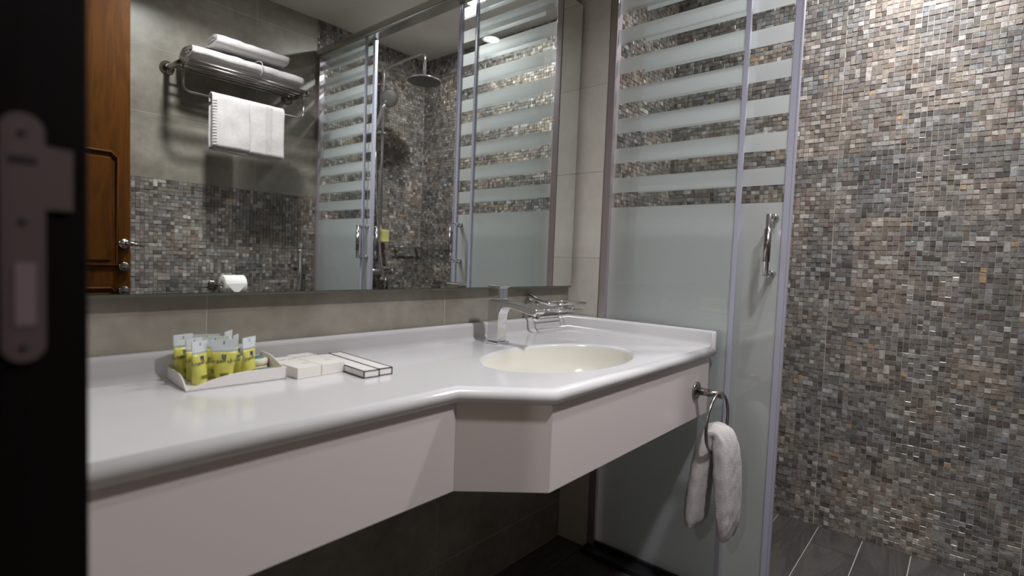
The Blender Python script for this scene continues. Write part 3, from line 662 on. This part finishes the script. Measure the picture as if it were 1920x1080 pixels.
m = MB().lathe([(.0001, .018), (.03, .014), (.052, .004), (.056, -.004), (.054, -.009)], (0, 0, 0), 'z', 30); m.v = [tuple(q @ Vector(v)) for v in m.v]; m.build('hand_shower_head', M_chrome, hs)
m = MB().lathe([(.0001, -.011), (.050, -.0105), (.053, -.008)], (0, 0, 0), 'z', 30); m.v = [tuple(q @ Vector(v)) for v in m.v]; m.build('nozzle_face', M_rubber, hs)
hp = [(-.076, yr+.03, 1.77)]+[(-.03-.05*math.cos(PI*i/12*.9)+.0, yr+.05, 1.7-.86*math.sin(PI/2*i/12)) for i in range(1, 13)]+[(.0, yr+.05, .80), (.02, yr+.045, .83), (.03, yr+.03, .90)]
MB().tube(hp, .006, 10).build('hose', M_chrome, sh)
MB().tube([(-.12, yr+.01, .915), (.07, yr+.01, .915)], [.021, .021], 20).build('mixer_body', M_chrome, sh)
for x in (-.145, .075): MB().tube([(x, yr+.01, .915), (x+.025, yr+.01, .915)], .023, 20).build('mixer_knob', M_chrome, sh)
for x in (-.07, .03): MB().lathe([(.028, .001), (.028, .012), (.012, .016), (.012, yr)], (x, 0, .915), 'y', 20).build('wall_flange', M_chrome, sh)
MB().box((-.055, .002, 1.098), (.075, .10, 1.106)).build('shelf_plate', M_chrome, sh, bevel=.001)
spn = MB().box((-.030, -.020, 0), (.030, .022, .075)).build('sponge', M_sponge, None, bevel=.008, loc=(2.045, -D+.060, 1.1065)); tag(spn, 'yellow sponge standing on the shower column shelf', 'sponge')
sr = thing('shower_soap_rail', 'short chrome soap rail on the shower mosaic, seen in the mirror', 'soap rail', (2.26, -D+.005, 1.08))
MB().tube([(-.115, .045, 0), (.11, .045, 0)], .0055, 12).build('rail_bar', M_chrome, sr)
for x in (-.09, .085): MB().box((x, -.004, -.008), (x+.014, .045, .004)).build('rail_mount', M_chrome, sr, bevel=.001)

# ---------------------------------------------------------------- towel shelf (mirror reflection)
rk = thing('towel_shelf', 'chrome hotel towel shelf with hanging bar on the grey tiled wall', 'towel shelf', (0, -D, 0))
xa, xb, zr, yo = .845, 1.425, 1.845, .258
for x in (xa, xb):
    MB().lathe([(.0001, .001), (.031, .001), (.031, .006), (.020, .014), (.014, .03)], (x, 0, zr+.015), 'y', 28).build('wall_flange', M_steel, rk)
    MB().tube([(x, .01, zr+.015), (x, .06, zr+.010), (x, yo, zr)], [.012, .012, .012], 16).build('arm', M_steel, rk)
for k in range(5):
    y = yo-.012-k*.043
    MB().tube([(xa-.012 if k == 0 else xa, y, zr+.006), (xb+.012 if k == 0 else xb, y, zr+.006)], .0085 if k == 0 else .0048, 12).build('shelf_bar', M_steel, rk)
yb_ = .200; zl = 1.722
pts = [(xa+.006, yb_, zr), (xa+.006, yb_, zl+.03)]+[(xa+.036-.03*math.cos(a), yb_, zl+.03-.03*math.sin(a)) for a in [PI/2*i/5 for i in range(1, 6)]]
pts += [(xb-.036+.03*math.sin(a), yb_, zl+.03-.03*math.cos(a)) for a in [PI/2*i/5 for i in range(0, 6)]]+[(xb-.006, yb_, zr)]
MB().tube(pts, .0055, 12).build('hanging_bar', M_steel, rk)

def noise_disp(o, amp, scale, seed=0):
    from mathutils import noise
    for v in o.data.vertices:
        p = v.co*scale+Vector((seed*3.1, seed*1.7, 0)); v.co += Vector((noise.noise(p), noise.noise(p+Vector((9, 3, 1))), noise.noise(p+Vector((2, 8, 5)))))*amp
def rolled(name, label, x0, x1, yc, z0, wy, hz, turns, parent=None, tilt=0.0, grp=None, th=.014, skew=0):
    # flattened spiral of cloth extruded along x
    N = int(turns*36); out = []; inn = []
    for i in range(N+1):
        t = i/N; a = -PI/2-.35 - t*turns*2*PI
        k = 1-(t*turns)*(th*1.30)/(hz/2)*.98; kw = wy/2-(hz/2)*(1-k)
        kh = max(hz/2*k, .004); kw = max(kw, .006)
        def P(a, w_, h_):
            c, s = math.cos(a), math.sin(a); e = .72
            return (math.copysign(abs(c)**e, c)*w_, math.copysign(abs(s)**e, s)*h_)
        out.append(P(a, kw, kh)); inn.append(P(a, max(kw-th, .003), max(kh-th, .002)))
    ringp = out+inn[::-1]; nx = 40; rings = []
    for j in range(nx+1):
        s = j/nx; x = x0+(x1-x0)*s; e = .004*(abs(2*s-1)**8)
        rings.append([(x+skew*(q[1]/hz), yc+q[0]*(1-.06*abs(2*s-1)**6), z0+hz/2+q[1]*(1-.06*abs(2*s-1)**6)+tilt*(s-.5)) for q in ringp])
    m = MB().loft(rings, True, True); o = m.build(name, M_towel, parent); noise_disp(o, .0035, 22, len(label)); tag(o, label, 'towel', grp)
    return o
g1 = rolled('folded_towel', 'long white bath towel lying directly on the towel shelf', .880, 1.405, -D+.145, zr+.0165, .210, .090, 1.5, th=.019)
MB().tube([(1.180, -D+.145+.104*c, zr+.0625+.0445*s) for c, s in [(math.copysign(abs(math.cos(a))**.72, math.cos(a)), math.copysign(abs(math.sin(a))**.72, math.sin(a))) for a in [PI*i/16 for i in range(-4, 17)]]], .0018, 6).build('seam', M_towel, g1)
g2 = rolled('folded_towel', 'white bath towel stacked on top of the longer towel', .985, 1.330, -D+.140, zr+.105, .190, .084, 1.6, th=.016, tilt=.0, skew=.01)

# hanging towel: nested folds over the bar
ht = thing('hanging_towel', 'folded white hand towel hanging over the bar under the towel shelf', 'towel', (0, -D+yb_, 0))
def drape(x0, x1, r, zf, zb, th, name, seed):
    prof = [(r, zf)]+[(r*math.cos(a), zl+r*math.sin(a)) for a in [PI*i/10 for i in range(0, 11)]]+[(-r, zb)]
    P = []
    for i in range(13): P.append((r, zf+(zl-zf)*i/13))
    P += [(r*math.cos(PI*i/10), zl+r*math.sin(PI*i/10)) for i in range(11)]
    for i in range(1, 13): P.append((-r, zl-(zl-zb)*i/12))
    outer = []; innr = []
    for i, (y, z) in enumerate(P):
        k = (r-th)/r; outer.append((y, z)); innr.append((y*k, zl+(z-zl)*(k if z > zl else 1)))
    nx = 30; rings = []
    for j in range(nx+1):
        s = j/nx; e = 1-.0*(s); x = x0+(x1-x0)*s; sh_ = th*.35*(abs(2*s-1)**10)
        rings.append([(x, y-(sh_ if y > 0 else -sh_), z) for y, z in outer]+[(x, y, z) for y, z in innr[::-1]])
    m = MB().loft(rings, True, True); o = m.build(name, M_towel, ht); noise_disp(o, .003, 16, seed); return o
drape(.985, 1.300, .0125, 1.488, 1.500, .0055, 'inner_fold', 1)
drape(.972, 1.290, .0185, 1.476, 1.490, .0055, 'middle_fold', 2)
o = drape(.965, 1.136, .0255, 1.492, 1.486, .0065, 'front_fold', 3)
for k in range(16):
    z = 1.505+k*.0135; MB().tube([(.964, .0257, z), (.972, .0262, z+.0005), (.984, .0262, z+.001)], .0011, 5).build('hem_rib', M_towel, o)
o = drape(1.134, 1.304, .0262, 1.488, 1.486, .0065, 'front_fold', 4)
for x in (1.212, 1.224, 1.236): MB().box((x, .0245, 1.50), (x+.0035, .0285, 1.735)).build('woven_stripe', M_towel, o, bevel=.001)

# toilet paper and bidet sprayer (mirror reflection)
tp = thing('toilet_roll', 'white toilet roll with pointed folded end on the mosaic wall', 'toilet roll', (1.125, -D+.066, .838))
MB().lathe([(.019, -.052), (.048, -.052), (.050, -.050), (.050, .050), (.048, .052), (.019, .052)], (0, 0, 0), 'x', 36, cap=False).build('paper_roll', M_paper, tp)
MB().lathe([(.0188, -.052), (.0188, .052)], (0, 0, 0), 'x', 20, cap=False).build('cardboard_core', M_card, tp)
m = MB(); m.add([(-.052, .0505, .01), (.052, .0505, .01), (0, .052, -.045), (-.052, .049, .012), (.052, .049, .012), (0, .0505, -.045)], [(0, 1, 2), (3, 5, 4), (0, 2, 5, 3), (1, 4, 5, 2), (0, 3, 4, 1)]); m.build('folded_point', M_paper, tp)
MB().tube([(-.075, -.064, 0), (-.075, 0, 0), (.06, 0, 0)], .006, 12).build('roll_holder', M_steel, tp)
MB().lathe([(.022, -.0655), (.022, -.058), (.01, -.055)], (-.075, 0, 0), 'y', 20).build('holder_flange', M_steel, tp)
bd = thing('bidet_sprayer', 'slim chrome bidet sprayer hooked on the mosaic wall beside the shower', 'sprayer', (1.49, -D, .8))
MB().tube([(0, .045, .0), (.002, .045, .12), (0, .045, .21), (-.002, .05, .235)], [.009, .011, .012, .012], 14).build('spray_body', M_chrome, bd)
MB().tube([(-.002, .045, .238), (-.004, .062, .262)], [.012, .015], 14).build('spray_head', M_chrome, bd)
MB().tube([(0, .045, .0), (.012, .05, -.15), (.0, .045, -.35), (.0, .02, -.5)], .006, 10).build('hose', M_chrome, bd)
MB().box((-.014, .001, .13), (.014, .038, .17)).build('wall_hook', M_chrome, bd, bevel=.003)

# ---------------------------------------------------------------- towel ring and hand towel
RX, RY, RZ = 1.478, -.5344, .668
tg = thing('towel_ring', 'brushed steel towel ring mounted on the vanity apron', 'towel ring', (RX, RY, RZ))
MB().lathe([(.0001, -.006), (.0245, -.006), (.026, -.004), (.026, .0)], (0, 0, 0), 'y', 36).build('wall_flange', M_steel, tg)
MB().tube([(0, -.003, 0), (0, -.076, 0)], .0105, 24).build('post', M_steel, tg)
RR = .083; rc = (0, -.066, -RR+.004)
m = MB(); rings = []
NR = 56
for i in range(NR):
    a = 2*PI*i/NR; c = Vector((rc[0]+RR*math.sin(a), rc[1], rc[2]+RR*math.cos(a))); d = Vector((math.sin(a), 0, math.cos(a)))
    rings.append([c+d*.0042*math.cos(2*PI*k/12)+Vector((0, 1, 0))*.0042*math.sin(2*PI*k/12) for k in range(12)])
rings.append(rings[0]); m.loft(rings, False, True).build('ring', M_steel, tg)
# towel: one cloth pulled through the ring, two hanging lobes
zbot = RZ-2*RR+.004+.0045; yR = RY-.066
path = []; 
def sect(c, tdir, wx, wt, n=26, ph=0):
    # c centre, tdir thickness direction (in y-z), wide along x
    out = []
    for k in range(n):
        a = 2*PI*k/n; cx, cz = math.cos(a), math.sin(a)
        px = math.copysign(abs(cx)**.8, cx)*wx; pt = math.copysign(abs(cz)**.8, cz)*wt*(1+.16*math.sin(3*a+ph))
        out.append((c[0]+px, c[1]+tdir[0]*pt, c[2]+tdir[1]*pt))
    return out
# centre line from left (wall side) lobe bottom up over the ring wire and down the right lobe
cl = [(+.040, .290, .052, .006), (+.042, .297, .062, .018), (+.041, .33, .066, .0255), (+.037, .39, .066, .0245), (+.031, .45, .064, .0235), (+.026, .50, .058, .0235), (+.020, .54, .050, .024), (+.012, .560, .046, .024),
      (-.002, .572, .044, .022), (-.016, .566, .046, .024), (-.024, .545, .050, .0275), (-.030, .50, .056, .029), (-.034, .45, .060, .029), (-.037, .40, .060, .0275), (-.040, .35, .058, .026), (-.042, .31, .054, .0215), (-.043, .283, .044, .014), (-.043, .276, .036, .005)]
rings = []
for i, (dy, z, wx, wt) in enumerate(cl):
    a = cl[max(i-1, 0)]; b = cl[min(i+1, len(cl)-1)]; tx, tz = b[0]-a[0], b[1]-a[1]; L_ = math.hypot(tx, tz) or 1
    rings.append(sect((RX, yR+dy, z), (tz/L_, -tx/L_), wx, wt, ph=i*.35))
o = MB().loft(rings, True, True).build('hand_towel', M_towel, None); md = o.modifiers.new('sub', 'SUBSURF'); md.levels = 2; md.render_levels = 2
tx_ = bpy.data.textures.new('terry', 'CLOUDS'); tx_.noise_scale = .016; dm = o.modifiers.new('disp', 'DISPLACE'); dm.texture = tx_; dm.strength = .006; dm.mid_level = .5; dm.texture_coords = 'LOCAL'
tag(o, 'small white terry hand towel hanging through the steel towel ring', 'towel')

# ---------------------------------------------------------------- ceiling lamps
for nm, (x, y), e, c in LAMPS:
    lb = {'room': 'recessed round downlight above the middle of the bathroom', 'shower': 'recessed round downlight above the shower', 'corridor': 'added unseen fill lamp in the corridor outside the doorway'}[nm]
    t = thing('downlight', lb, 'downlight', (x, y, ZCEIL), 0, 'recessed ceiling downlights')
    MB().lathe([(.040, -.010), (.052, -.006), (.054, -.0005), (.040, -.0005), (.040, -.010)], (0, 0, 0), 'z', 36, cap=False).build('trim_ring', M_white, t)
    MB().lathe([(.0001, -.003), (.040, -.003), (.040, -.001)], (0, 0, 0), 'z', 30).build('lens', M_lamp, t)
